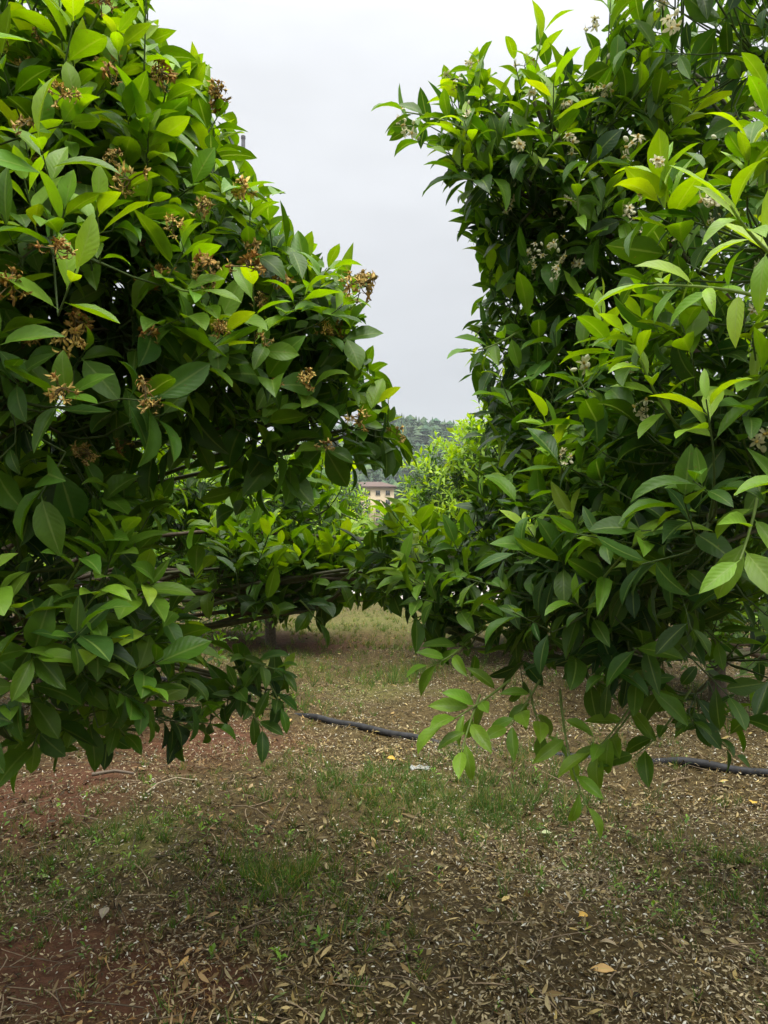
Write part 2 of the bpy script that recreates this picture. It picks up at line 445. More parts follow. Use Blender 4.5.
def shoots_into(acc, P, D, ln, nl, size, youth_tone, nx=4, ny=6, drop=None, wide=0.47, updrift=0.27, spread=1.0):
    """leafy shoots: leaves set spirally round each stem"""
    P = np.asarray(P, float); D = norm(D); n = len(P)
    ref = np.where(np.abs(D[:, 2:3]) > 0.9, np.array([[1., 0, 0]]), np.array([[0, 0, 1.]]))
    E1 = norm(np.cross(D, ref)); E2 = np.cross(D, E1)
    ph = R.uniform(0, 6.28, n)
    for k in range(int(nl.max())):
        mk = nl > k
        if not mk.any(): continue
        m_ = int(mk.sum())
        t = (k + 0.55) / nl[mk]
        az = ph[mk] + 2.399 * k + R.normal(0, 0.25, m_)
        an = spread * np.radians(78 - 40 * t) + R.normal(0, 0.16, m_)
        d = D[mk]; rad = E1[mk] * np.cos(az)[:, None] + E2[mk] * np.sin(az)[:, None]
        ld = d * np.cos(an)[:, None] + rad * np.sin(an)[:, None]
        yv = youth_tone[mk] + (t - 0.55) * 0.35 + R.normal(0, 0.09, m_)
        ld = ld + np.array([0, 0, 1.0]) * (updrift - 0.32 + 0.45 * np.clip(yv, 0, 1))[:, None] + R.normal(0, 0.13, (m_, 3))
        ld = norm(ld)
        up = np.array([0, 0, 0.9]) + d * 0.65 + R.normal(0, 0.3, (m_, 3))
        Ls = size[mk] * R.uniform(0.6, 1.25, m_) * (1 - 0.25 * np.clip(t - 0.5, 0, 1) * 2 * (youth_tone[mk] > 0.5))
        Wd = Ls * R.normal(wide, 0.045, m_).clip(0.28, 0.6) * (1 - 0.22 * np.clip(yv - 0.3, 0, 1))
        fold = R.normal(0.5, 0.2, m_).clip(0.05, 1.05)
        curl = R.normal(0.58, 0.38, m_)
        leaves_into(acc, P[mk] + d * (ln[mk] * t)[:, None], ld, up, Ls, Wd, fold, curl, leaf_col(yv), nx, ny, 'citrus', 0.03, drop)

# ------------------------------------------------------------------ citrus trees
BARK = np.array([0.11, 0.085, 0.06]); GREENSTEM = np.array([0.07, 0.11, 0.03])

def build_skeleton(trunk_acc, branch_acc, base, fork, lobes, shoots, owner, twig_r=0.0022):
    """trunk, a limb to each lobe, branches inside the lobe, a twig to each shoot"""
    base = np.asarray(base, float); fork = np.asarray(fork, float)
    mid = (base + fork) / 2 + np.array([0.04, -0.02, 0])
    pts = bez(base - [0, 0, 0.12], mid, fork, 9)
    rr = np.linspace(0.075, 0.055, 9); rr[0] *= 1.5; rr[1] *= 1.18
    trunk_acc.tube(pts, rr, 0.05, 12, BARK * 1.0, cap=False)
    for li, (c, r) in enumerate(lobes):
        c = np.asarray(c, float)
        inner = fork + (c - fork) * 0.92
        ctrl = fork + (c - fork) * 0.45 + np.array([0, 0, R.uniform(0.16, 0.34) * np.linalg.norm(c - fork)]) + R.normal(0, 0.09, 3)
        limb = bez(fork + R.normal(0, 0.015, 3), ctrl, inner, 9)
        limb[1:-1] += R.normal(0, 0.018, (7, 3))
        trunk_acc.tube(limb, R.uniform(0.017, 0.028) if np.mean(r) > 0.16 else 0.012, 0.006, 8, BARK * R.uniform(0.85, 1.15))
        S_ = shoots[owner == li]
        if len(S_) == 0: continue
        k = max(3, min(14, len(S_) // 14))
        subs = S_[R.choice(len(S_), min(k, len(S_)), replace=False)]
        nodes = [limb[5:]]
        for s in subs:
            e = c + (s - c) * 0.72
            br = bez(limb[R.integers(5, 9)], (c + e) / 2 + R.normal(0, 0.04, 3), e, 6)
            branch_acc.tube(br, 0.0075, 0.0035, 5, BARK * 0.6 + GREENSTEM * 0.4)
            nodes.append(br[2:])
        nodes = np.concatenate(nodes)
        dd = np.linalg.norm(S_[:, None] - nodes[None], axis=-1)
        j = dd.argmin(1)
        for s, jj, dist in zip(S_, j, dd.min(1)):
            a0 = nodes[jj]
            branch_acc.tube(bez(a0, (a0 + s) / 2 + np.array([0, 0, -0.12 * dist]) + R.normal(0, 0.08 * dist, 3), s, 4), twig_r * 1.5, twig_r * 0.8, 4, GREENSTEM * R.uniform(0.7, 1.2), cap=False)

def lobe_shoots(lobes, dens, size, up=0.45, flush=None):
    """lobes: (centre, radius, youth 0..1, density factor). Shoots sit through the outer shell of every lobe."""
    Ps, Ds, Ys, Ow = [], [], [], []
    for li, (c, r, y, df) in enumerate(lobes):
        r3 = np.array(r, float) if np.ndim(r) else np.array([r, r, r], float)
        rm = r3.mean()
        n = int(dens * df * 4 * math.pi * rm ** 2)
        v = norm(R.normal(0, 1, (n, 3)))
        bump = 1 + 0.16 * np.sin(v @ np.array([5.1, 3.3, 4.2]) + li * 1.7) * np.sin(v @ np.array([-3.7, 4.6, 5.2]) + li)
        f = np.where(R.random(n) < 0.62, R.uniform(0.78, 1.0, n), R.uniform(0.3, 0.8, n)) * bump
        p = np.asarray(c) + v * r3 * f[:, None]
        d = norm(v * 0.8 + np.array([0, 0, up]) + R.normal(0, 0.3, (n, 3)))
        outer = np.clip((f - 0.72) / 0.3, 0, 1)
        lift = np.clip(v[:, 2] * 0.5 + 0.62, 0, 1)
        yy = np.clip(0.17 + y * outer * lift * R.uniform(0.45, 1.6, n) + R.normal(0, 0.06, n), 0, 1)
        if flush is not None:
            pr, lo, hi, blo, bhi = flush
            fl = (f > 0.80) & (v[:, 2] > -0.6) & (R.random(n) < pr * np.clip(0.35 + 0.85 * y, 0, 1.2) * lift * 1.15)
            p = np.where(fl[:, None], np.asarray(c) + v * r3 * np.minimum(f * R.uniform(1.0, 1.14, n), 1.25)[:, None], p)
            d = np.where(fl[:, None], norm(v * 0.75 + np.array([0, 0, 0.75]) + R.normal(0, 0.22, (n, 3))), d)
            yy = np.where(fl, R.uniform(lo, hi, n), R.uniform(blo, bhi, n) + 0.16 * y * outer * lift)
        Ps.append(p); Ds.append(d); Ys.append(yy); Ow.append(np.full(n, li))
    return np.concatenate(Ps), np.concatenate(Ds), np.concatenate(Ys), np.concatenate(Ow)

def near_tree(name, base, fork, lobes, label, dens, size, drop, extra, group, flush, xw, wide):
    root = thing(name, base, label, 'tree', group)
    P, D, Y, O = lobe_shoots(lobes, dens, size, 0.45, flush)
    # keep clear of the lens and of the open sky and path
    px, py = proj(P)
    ok = (P[:, 1] > 0.75) | (np.abs(P[:, 0]) > 1.1)
    ex, ey = proj(P + norm(D) * 0.09)
    ok &= ~((P[:, 1] > 0.3) & (drop(px, py) | drop(ex, ey)))
    P, D, Y, O = P[ok], D[ok], Y[ok], O[ok]
    cr, tr, br = Acc(), Acc(), Acc()
    n = len(P)
    seen = (px[ok] > -120) & (px[ok] < 890) & (P[:, 1] > 0)
    ln = R.uniform(0.06, 0.15, n); nl = R.integers(5, 9, n); sz = size * R.uniform(0.85, 1.15, n)
    for mk, res in ((seen, (4, 8)), (~seen, (2, 4))):
        if mk.any():
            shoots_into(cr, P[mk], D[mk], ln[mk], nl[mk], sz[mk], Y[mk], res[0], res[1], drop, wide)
    build_skeleton(tr, br, base, fork, [(l[0], l[1]) for l in lobes], P, O)
    # the shoot stems themselves
    for p, d, l in zip(P[seen], D[seen], ln[seen]):
        q = p + d * l
        if not inside(*[np.array([w]) for w in proj(q)], SKYGAP)[0]: br.tube(np.array([p, (p + q) / 2, q]), 0.0018, 0.0012, 4, GREENSTEM, cap=False)
    for nm, a_, mt in (('crown', cr, M_LEAF), ('trunk', tr, M_BARK), ('branches', br, M_TWIG)):
        o = link(nm, a_.mesh(nm), mt, root)
        o.location = -Vector(base)
    # single shoots that stand out in the photograph
    for (b0, b1, b2, nlv, ls, yv, sprd) in extra:
        a_ = Acc()
        pts = bez(b0, b1, b2, 8)
        seg = np.linalg.norm(b2 - b1)
        a_.tube(pts, 0.0034, 0.0016, 6, GREENSTEM * (1 + yv), cap=False)
        T = norm(np.gradient(pts, axis=0))
        idx = np.linspace(1.6, 7, nlv)
        lp = np.stack([np.interp(idx, np.arange(8), pts[:, i]) for i in range(3)], -1)
        lt = norm(np.stack([np.interp(idx, np.arange(8), T[:, i]) for i in range(3)], -1))
        ref = np.where(np.abs(lt[:, 2:3]) > 0.9, np.array([[1., 0, 0]]), np.array([[0, 0, 1.]]))
        e1 = norm(np.cross(lt, ref)); e2 = np.cross(lt, e1)
        az = R.uniform(0, 6.28) + 2.399 * np.arange(nlv)
        an = np.radians(np.linspace(68, 24, nlv)) * sprd
        ld = lt * np.cos(an)[:, None] + (e1 * np.cos(az)[:, None] + e2 * np.sin(az)[:, None]) * np.sin(an)[:, None]
        ld = norm(ld + np.array([0, 0, -0.02]) + R.normal(0, 0.08, (nlv, 3)))
        sl = ls * R.uniform(0.8, 1.15, nlv)
        leaves_into(a_, lp, ld, np.array([0, 0, 1.0]) + lt * 0.6 + np.array([0, -0.35, 0]) + R.normal(0, 0.15, (nlv, 3)), sl, sl * R.normal(xw if yv > 0.74 else 0.43, 0.025, nlv), R.normal(0.55, 0.14, nlv).clip(0.1, 0.9), R.normal(0.75, 0.25, nlv), leaf_col(np.full(nlv, yv) + R.normal(0, 0.07, nlv)), 4, 7, 'citrus', 0.03)
        o = link('young_shoot', a_.mesh('young_shoot'), M_LEAF, root)
        o.location = -Vector(base)
    return root, P + D * ln[:, None]

SKYGAP = [(150, -400), (148, 8), (160, 36), (196, 62), (226, 95), (238, 128), (240, 168), (264, 184), (280, 212), (298, 250), (330, 256), (354, 264), (370, 300), (360, 345), (386, 380), (400, 415), (408, 442), (400, 468), (372, 478), (372, 490), (384, 503), (400, 507), (420, 512), (450, 515), (478, 480), (482, 420), (470, 380), (460, 344), (476, 332), (474, 302), (490, 288), (484, 240), (450, 232), (456, 210), (466, 196), (430, 160), (386, 128), (390, 100), (416, 68), (470, 58), (500, 74), (514, 50), (530, 12), (548, 24), (566, 56), (594, 66), (600, 30), (596, -400)]
FLOORGAP = [(-400, 768), (60, 768), (120, 760), (180, 752), (235, 715), (245, 744), (282, 742), (288, 700), (306, 655), (318, 640), (326, 612), (380, 602), (398, 606), (420, 645), (468, 662), (480, 700), (560, 722), (660, 735), (720, 735), (1200, 770), (1200, 1800), (-400, 1800)]
UNDERGAP = [(212, 616), (246, 612), (300, 622), (308, 640), (286, 656), (240, 648), (214, 632)]
def drop_near(px, py):
    return inside(px, py, SKYGAP) | (((px - 362) / 22) ** 2 + ((py - 497) / 24) ** 2 < 1) | inside(px, py, FLOORGAP) | inside(px, py, UNDERGAP)

def A(px, py, d): return at(px, py, d)

lobesL = [
    (A(30, 50, 1.95), 0.38, 0.85, 1.0), (A(110, 185, 1.85), 0.33, 0.8, 1.0), (A(205, 310, 1.9), 0.33, 0.75, 1.0),
    (A(300, 395, 2.15), 0.26, 0.6, 1.0), (A(50, 335, 1.65), 0.33, 0.7, 1.0), (A(-90, 180, 1.6), 0.40, 0.8, 0.8),
    (A(305, 545, 3.05), 0.31, 1.15, 1.0), (A(180, 560, 3.1), 0.22, 1.1, 0.9), (A(190, 475, 3.1), 0.2, 1.2, 0.9), (A(100, 480, 2.3), 0.15, 0.7, 0.8), (A(388, 550, 2.8), 0.06, 1.0, 1.3), (A(55, 610, 1.75), 0.26, 0.6, 0.9),  # high values on the rear lobes put their lit look into leaf colour
    (A(-70, 500, 1.9), 0.40, 0.45, 0.8), (A(110, 690, 2.05), 0.17, 0.35, 0.9), (A(252, 690, 2.35), 0.12, 0.3, 1.0),
    (A(150, 95, 1.9), 0.17, 0.85, 1.2), (A(262, 250, 1.9), 0.15, 0.8, 1.2), (A(330, 300, 2.0), 0.13, 0.7, 1.2), (A(330, 580, 2.9), 0.14, 1.1, 1.1), (A(235, 580, 2.7), 0.13, 0.45, 1.0), (A(380, 562, 2.9), 0.13, 1.0, 1.1), (A(365, 410, 2.2), 0.10, 0.6, 1.2), (A(408, 562, 2.55), 0.09, 0.7, 1.2), (A(345, 598, 2.6), 0.07, 0.5, 1.1), (A(245, 592, 2.5), 0.11, 0.6, 1.2), (A(320, 596, 2.6), 0.09, 0.7, 1.2), (A(290, 588, 2.6), 0.08, 0.5, 1.0),
    (A(-170, 330, 2.9), 0.75, 0.5, 0.45), (A(-60, 120, 2.9), 0.65, 0.7, 0.4), (A(-260, 600, 2.6), 0.6, 0.4, 0.4)]
lobesR = [
    (A(565, 165, 2.15), 0.29, 0.8, 0.9), (A(745, 50, 2.0), 0.39, 0.55, 0.7), (A(600, 300, 2.3), 0.38, 0.45, 1.0),
    (A(600, 440, 2.15), 0.32, 0.55, 1.0), (A(485, 570, 2.25), 0.25, 0.6, 1.0), (A(620, 565, 1.85), 0.28, 0.5, 1.0),
    (A(740, 480, 1.5), 0.28, 0.7, 0.9), (A(760, 260, 1.35), 0.16, 1.0, 0.9), (A(690, 420, 1.6), 0.18, 0.8, 0.8),
    (A(560, 650, 1.95), 0.14, 0.35, 0.6), (A(690, 655, 2.0), 0.2, 0.35, 0.55), (A(500, 450, 2.7), 0.2, 0.5, 0.8),
    (A(520, 190, 2.1), 0.2, 0.85, 1.1), (A(500, 330, 2.2), 0.13, 0.6, 1.2), (A(500, 270, 2.3), 0.12, 0.6, 1.2), (A(525, 95, 2.0), 0.13, 1.0, 0.6), (A(430, 585, 2.25), 0.13, 0.8, 1.2), (A(455, 640, 2.15), 0.08, 0.6, 1.0),
    (A(860, 280, 2.9), 0.75, 0.5, 0.4), (A(830, 540, 2.7), 0.6, 0.4, 0.4), (A(820, 60, 2.9), 0.6, 0.6, 0.22), (A(470, 130, 2.1), 0.14, 0.9, 0.45)]

def E(p0, p1, p2, n, ls, y, sp=1.0):
    return (A(*p0), A(*p1), A(*p2), n, ls, y, sp)
extraL = [E((60, 650, 1.7), (75, 620, 1.6), (100, 590, 1.5), 9, 0.105, 0.72), E((55, 600, 1.6), (72, 580, 1.55), (80, 560, 1.5), 4, 0.10, 0.42),
          E((140, 250, 1.6), (170, 300, 1.5), (200, 290, 1.45), 7, 0.10, 0.6), E((60, 170, 1.55), (72, 140, 1.5), (75, 110, 1.45), 7, 0.10, 0.75),
          E((215, 240, 1.7), (225, 205, 1.65), (235, 195, 1.6), 6, 0.095, 0.65), E((90, 30, 1.6), (100, 10, 1.6), (110, -5, 1.55), 7, 0.105, 0.7),
          E((310, 300, 1.85), (320, 275, 1.8), (330, 268, 1.8), 7, 0.09, 0.6), E((330, 450, 2.1), (350, 470, 2.1), (372, 462, 2.1), 7, 0.10, 0.4),
          E((330, 590, 2.4), (352, 570, 2.35), (372, 560, 2.3), 7, 0.10, 0.55), E((100, 700, 1.9), (110, 715, 1.85), (125, 735, 1.8), 7, 0.09, 0.4),
          E((30, 690, 1.8), (32, 720, 1.75), (36, 738, 1.75), 5, 0.075, 0.55), E((230, 655, 2.3), (250, 660, 2.25), (282, 672, 2.2), 8, 0.10, 0.35),
          E((300, 600, 2.4), (310, 610, 2.4), (318, 622, 2.4), 4, 0.09, 0.3), E((225, 680, 2.3), (245, 700, 2.25), (262, 728, 2.2), 7, 0.09, 0.2), E((262, 672, 2.3), (275, 690, 2.25), (280, 705, 2.2), 5, 0.09, 0.25)]
extraR = [E((520, 150, 1.95), (530, 90, 1.9), (542, 35, 1.9), 11, 0.09, 0.82), E((500, 160, 2.0), (470, 120, 1.95), (405, 112, 1.9), 11, 0.095, 0.5),
          E((770, 300, 1.2), (725, 285, 1.15), (655, 285, 1.1), 9, 0.085, 0.85), E((790, 270, 1.1), (750, 240, 1.05), (730, 205, 1.0), 9, 0.095, 0.9),
          E((690, 440, 1.45), (660, 410, 1.4), (640, 360, 1.35), 9, 0.09, 0.82), E((590, 600, 1.6), (610, 560, 1.5), (655, 530, 1.4), 9, 0.105, 0.72),
          E((560, 480, 1.8), (570, 450, 1.75), (545, 420, 1.7), 8, 0.10, 0.72), E((760, 480, 1.3), (755, 520, 1.2), (740, 560, 1.15), 7, 0.10, 0.7),
          E((510, 680, 1.9), (480, 705, 1.82), (448, 722, 1.75), 7, 0.095, 0.7), E((480, 695, 1.85), (470, 720, 1.78), (462, 750, 1.72), 6, 0.095, 0.68), E((540, 680, 1.9), (520, 715, 1.85), (508, 728, 1.8), 6, 0.095, 0.66),
          E((560, 690, 1.85), (565, 760, 1.75), (586, 805, 1.7), 6, 0.095, 0.72), E((640, 690, 1.85), (615, 735, 1.78), (592, 752, 1.72), 5, 0.10, 0.66), E((640, 700, 1.9), (620, 730, 1.85), (600, 750, 1.8), 6, 0.09, 0.6),
          E((450, 600, 2.1), (430, 590, 2.05), (408, 575, 2.0), 8, 0.10, 0.68), E((470, 640, 2.1), (450, 660, 2.0), (430, 665, 2.0), 5, 0.09, 0.6),
          E((690, 690, 1.9), (660, 740, 1.85), (635, 755, 1.8), 5, 0.09, 0.3), E((530, 690, 1.9), (535, 720, 1.85), (545, 735, 1.8), 5, 0.095, 0.6),
          E((690, 720, 1.95), (720, 740, 1.9), (735, 755, 1.9), 4, 0.08, 0.2), E((640, 130, 1.9), (650, 90, 1.85), (660, 60, 1.85), 8, 0.09, 0.5),
          E((490, 110, 2.0), (485, 85, 2.0), (478, 62, 2.0), 6, 0.08, 0.45), E((560, 110, 2.0), (570, 85, 2.0), (585, 72, 2.0), 7, 0.085, 0.7), E((500, 190, 1.95), (480, 180, 1.9), (458, 178, 1.9), 7, 0.10, 0.25), E((530, 180, 1.9), (545, 150, 1.85), (560, 135, 1.85), 8, 0.085, 0.78), E((580, 230, 1.9), (575, 200, 1.85), (580, 178, 1.85), 8, 0.085, 0.78), E((650, 350, 1.6), (690, 345, 1.55), (720, 335, 1.5), 7, 0.085, 0.82), E((560, 400, 1.8), (590, 385, 1.75), (600, 370, 1.7), 7, 0.085, 0.75), E((520, 330, 2.0), (500, 345, 1.95), (478, 350, 1.95), 7, 0.09, 0.6), E((740, 420, 1.4), (750, 390, 1.35), (765, 370, 1.3), 8, 0.10, 0.78)]

baseL = np.array([-2.05, 2.75, float(hgt(-2.05, 2.75))]); baseR = np.array([2.15, 2.85, float(hgt(2.15, 2.85))])
treeL, tipsL = near_tree('citrus_tree', baseL, baseL + [0.03, -0.03, 0.62], lobesL,
    'big leafy citrus tree dotted with withered brown blossom clusters, foremost on the left', 104, 0.107, drop_near, extraL, 'citrus trees along the orchard path', (1.2, 0.52, 0.90, 0.14, 0.45), 0.42, 0.52)
treeR, tipsR = near_tree('citrus_tree', baseR, baseR + [-0.03, -0.02, 0.62], lobesR,
    'big citrus tree with creamy white blossoms and lime young shoots hanging over the path', 108, 0.100, drop_near, extraR, 'citrus trees along the orchard path', (0.80, 0.58, 0.92, 0.06, 0.32), 0.345, 0.44)

# ---- blossom clusters
def blossom(withered, seed):
    r = np.random.default_rng(seed); a_ = Acc()
    tone = np.array([[1, 1, 1], [1.25, 1.25, 1.1], [0.85, 0.72, 0.55]][seed % 3]); nfl = r.integers(5, 15) if withered else r.integers(4, 7)
    stem = GREENSTEM * 1.3 if not withered else np.array([0.13, 0.1, 0.04])
    for k in range(nfl):
        d = norm(r.normal(0, 1, 3) + np.array([0, -0.3, 0.25])); L_ = r.uniform(0.012, 0.03)
        e_ = d * L_
        a_.tube(np.array([[0, 0, 0], e_ * 0.5 + r.normal(0, 0.002, 3), e_]), 0.0012, 0.0011, 4, stem, cap=False)
        f1 = norm(np.cross(d, [0.2, 0.5, 0.8])); f2 = np.cross(d, f1)
        if withered:
            # a swollen young fruit or a crumpled brown corolla
            c0 = tone * np.array([0.32, 0.21, 0.055]) * r.uniform(0.5, 1.3) * np.array([1, r.uniform(.75, 1.15), 1])
            if r.random() < 0.35: c0 = np.array([0.30, 0.24, 0.06]) * r.uniform(0.7, 1.1)
            rr = np.array([0.001, 0.0026, 0.0034, 0.0028, 0.001]) * r.uniform(0.7, 1.2)
            zz = np.array([-0.002, 0.001, 0.004, 0.007, 0.009])
            a_.tube(e_ + d * zz[:, None], rr, 0.001, 6, c0)
            m_ = 6
            az = np.arange(m_) * 1.57 + r.uniform(0, 6)
            ld = norm(d * 0.5 + f1 * np.cos(az)[:, None] + f2 * np.sin(az)[:, None] + r.normal(0, 0.45, (m_, 3)))
            leaves_into(a_, np.repeat(e_[None], m_, 0), ld, np.repeat(d[None], m_, 0) + 0.2, r.uniform(0.010, 0.021, m_), r.uniform(0.004, 0.008, m_), r.uniform(0.3, 1.2, m_), r.uniform(-1, 2.4, m_), tone * np.array([[0.38, 0.27, 0.09]]) * r.uniform(0.6, 1.7, (m_, 1)), 2, 4, 'petal', 0.1)
        elif r.random() < 0.3:
            rr = np.array([0.001, 0.0034, 0.0046, 0.004, 0.0012]) * r.uniform(0.9, 1.3)
            a_.tube(e_ + d * np.array([-0.001, 0.002, 0.007, 0.012, 0.016])[:, None], rr, 0.001, 7, (0.72, 0.72, 0.52))
        else:
            az = np.arange(5) * 1.2566 + r.uniform(0, 6)
            ld = norm(d * r.uniform(0.05, 0.6) + f1 * np.cos(az)[:, None] + f2 * np.sin(az)[:, None] + r.normal(0, 0.12, (5, 3)))
            leaves_into(a_, np.repeat(e_[None], 5, 0), ld, np.repeat(d[None], 5, 0), r.uniform(0.015, 0.021, 5), r.uniform(0.0065, 0.009, 5), r.uniform(0.2, 0.6, 5), r.uniform(0.2, 1.2, 5), np.array([[0.72, 0.68, 0.44]]) * r.uniform(0.85, 1.05, (5, 1)), 2, 5, 'petal', 0.03)
            a_.tube(np.array([e_, e_ + d * 0.005, e_ + d * 0.009]), np.array([0.003, 0.0034, 0.0018]), 0.002, 6, (0.62, 0.47, 0.12))
    return a_.mesh('withered_cluster' if withered else 'blossom_cluster')

def put_clusters(root, tips, withered, wish, n_random, seed, mat, name, scale):
    r = np.random.default_rng(seed)
    meshes = [blossom(withered, seed + i) for i in range(9)]
    px, py = proj(tips); vis = (px > -60) & (px < 830) & (py > -60) & (py < 760) & (tips[:, 1] > 0.7)
    spots = []
    for (wx, wy) in wish:
        dd = np.hypot(px - wx, py - wy) + np.where(vis, 0, 1e6)
        cand = np.where(dd < 26)[0]
        if len(cand) == 0: cand = [int(dd.argmin())]
        j = min(cand, key=lambda q: tips[q, 1])
        spots.append(at(wx, wy, tips[j, 1] - 0.07) if dd[j] < 14 else tips[j] + np.array([0, -0.05, 0]))
    # others: nearest-to-camera tips in a coarse picture grid
    cell = {}
    for q in np.where(vis)[0]:
        key = (int(px[q] // 34), int(py[q] // 34))
        if key not in cell or tips[q, 1] < tips[cell[key], 1]: cell[key] = q
    c = [q for q in cell.values() if py[q] < 480]
    r.shuffle(c)
    for q in c[:n_random]:
        spots.append(tips[q] + np.array([0, -0.075, 0.004]))
    def afloat(p):
        qx, qy = proj(p); k = [inside(np.array([qx + a * 9]), np.array([qy + b * 9]), SKYGAP)[0] for a, b in ((1, 0), (-1, 0), (0, 1), (0, -1))]
        return all(k)
    spots = [p for p in spots if not afloat(p)]
    for i, p in enumerate(spots):
        o = bpy.data.objects.new(name, meshes[i % 9])
        if len(meshes[i % 9].materials) == 0: meshes[i % 9].materials.append(mat)
        COL.objects.link(o); o.parent = root
        o.location = Vector(p) - root.location
        o.rotation_euler = (r.uniform(-0.6, 0.6), r.uniform(-0.6, 0.6), r.uniform(0, 6.28))
        k = scale * r.uniform(0.6, 1.35); o.scale = (k, k, k)

put_clusters(treeL, tipsL, True, [(30, 215), (12, 285), (20, 150), (102, 65), (172, 68), (190, 75), (188, 215), (212, 120), (236, 232), (262, 222), (246, 325), (250, 345), (62, 388), (75, 322), (340, 290), (352, 285), (300, 372), (145, 268), (130, 205), (232, 128), (205, 300), (345, 350), (296, 405), (8, 270), (36, 208), (98, 175), (268, 245), (240, 355)],
             62, 40, M_WITHER, 'withered_blossom', 0.85)
put_clusters(treeR, tipsR, False, [(425, 95), (402, 116), (412, 126), (440, 98), (450, 130), (515, 218), (545, 250), (518, 248), (610, 212), (622, 205), (590, 128), (602, 120), (640, 235), (556, 255), (700, 250), (750, 286), (762, 262), (508, 210), (530, 228), (560, 232), (552, 270), (538, 290), (548, 300), (735, 205), (680, 20), (745, 180), (565, 140), (655, 165)],
             44, 70, M_FLOWER, 'blossom_cluster', 0.76)

# ---- trees farther along the two rows
def row_tree(seed, youth_tone, size, dens, H=2.5):
    global R
    keep = R; R = np.random.default_rng(seed)
    cr, tr, br = Acc(), Acc(), Acc()
    lobes = []
    for k in range(11):
        a_ = k * 2.399; f = (k + 0.5) / 11
        rad = 0.95 * math.sqrt(1 - (f - 0.35) ** 2 * 1.6)
        lobes.append((np.array([math.cos(a_) * rad * R.uniform(0.75, 1.1), math.sin(a_) * rad * R.uniform(0.75, 1.1), 0.66 + f * (H - 1.16)]), R.uniform(0.48, 0.62), youth_tone, 1.0))
    lobes.append((np.array([0, 0, H - 0.55]), 0.55, youth_tone, 1.0))
    P, D, Y, O = lobe_shoots(lobes, dens, size, 0.55)
    ok = P[:, 2] > 0.32
    P, D, Y, O = P[ok], D[ok], Y[ok], O[ok]
    n = len(P)
    shoots_into(cr, P, D, R.uniform(0.06, 0.16, n), R.integers(5, 9, n), size * R.uniform(0.85, 1.15, n), Y, 2, 4)
    build_skeleton(tr, br, (0, 0, 0), (0.02, 0.02, 0.55), [(l[0], l[1]) for l in lobes], P, O)
    R = keep
    return cr.mesh('crown'), tr.mesh('trunk'), br.mesh('branches')

protos = [row_tree(3, 1.3, 0.10, 46), row_tree(8, 3.0, 0.105, 95)]  # row leaves paler and yellower: the open rows' sunny brightness put into leaf colour
rows = [(-2.5, 6.1, 0, 0.4, 1.0, 'citrus tree just behind the one with withered blossoms, glimpsed through its leaves'),
        (-1.42, 9.7, 1, 2.2, 1.0, 'yellow-green citrus tree in front of the cream building, left of the gap'),
        (2.75, 6.3, 0, 3.6, 1.0, 'shaded citrus tree whose trunk shows under the white-flowered tree'),
        (1.72, 8.8, 1, 5.1, 1.16, 'bright lime-green citrus tree below the wooded hill, right of the gap')]
for (x, y, k, rz, sc, lab) in rows:
    root = thing('citrus_tree', (x, y, float(hgt(x, y))), lab, 'tree', 'citrus trees along the orchard path')
    root.rotation_euler.z = rz; root.scale = (sc, sc, sc)
    for nm, me, mt in zip(('crown', 'trunk', 'branches'), protos[k], (M_LEAF, M_BARK, M_TWIG)):
        link(nm, me, mt, root)

# ------------------------------------------------------------------ things behind the orchard
# roadside shrubs
def shrub(x, y, h, seed, label, youth_tone=0.7):
    r = np.random.default_rng(seed); root = thing('shrub', (x, y, float(hgt(x, y))), label, 'shrub', 'shrubs beyond the road')
    a_ = Acc(); s_ = Acc()
    for k in range(9):
        ang = r.uniform(0, 6.28); tip = np.array([math.cos(ang) * h * 0.5, math.sin(ang) * h * 0.5, h * r.uniform(0.5, 0.9)])
        s_.tube(bez((0, 0, -0.05), tip * [0.3, 0.3, 0.7], tip, 5), 0.02, 0.006, 5, BARK)
    n = 520
    v = norm(r.normal(0, 1, (n, 3))); f = r.uniform(0.45, 1, n) * (1 + 0.2 * np.sin(v @ np.array([4, 5, 3.]) + seed))
    P = np.array([0, 0, h * 0.5]) + v * f[:, None] * np.array([h * 0.75, h * 0.7, h * 0.5])
    P[:, 2] = np.maximum(P[:, 2], 0.05)
    shoots_into(a_, P, norm(v + [0, 0, 0.5]), np.full(n, 0.2), np.full(n, 6), np.full(n, 0.13), np.clip(youth_tone * (0.3 + 0.6 * f), 0, 1), 2, 4)
    link('foliage', a_.mesh('foliage'), M_FAR, root); link('stems', s_.mesh('stems'), M_BARK, root)
shrub(0.1, 24.5, 1.25, 1, 'low green shrub across the concrete road, straight down the path', 0.6)
shrub(2.4, 27, 1.6, 2, 'broad dark shrub across the road behind the lime-green tree', 0.4)
shrub(-2.2, 26, 1.5, 3, 'rounded shrub across the road behind the left tree row', 0.5)

# slim metal pole sticking up behind the left tree
pole = thing('utility_pole', (-3.66, 20.0, 0.0), 'slim dark grey metal pole poking up behind the left tree top', 'pole')
a_ = Acc(); zt = float(at(236, 138, 20.0)[2])
a_.tube(np.array([[0, 0, -0.3], [0, 0, zt * 0.5], [0, 0, zt]]), 0.085, 0.05, 12, (0.13, 0.135, 0.15)); link('shaft', a_.mesh('shaft'), M_METAL, pole)
a_ = Acc(); a_.tube(np.array([[0, 0, zt - 0.02], [0, 0, zt + 0.05]]), 0.06, 0.058, 12, (0.1, 0.1, 0.11)); link('cap', a_.mesh('cap'), M_METAL, pole)

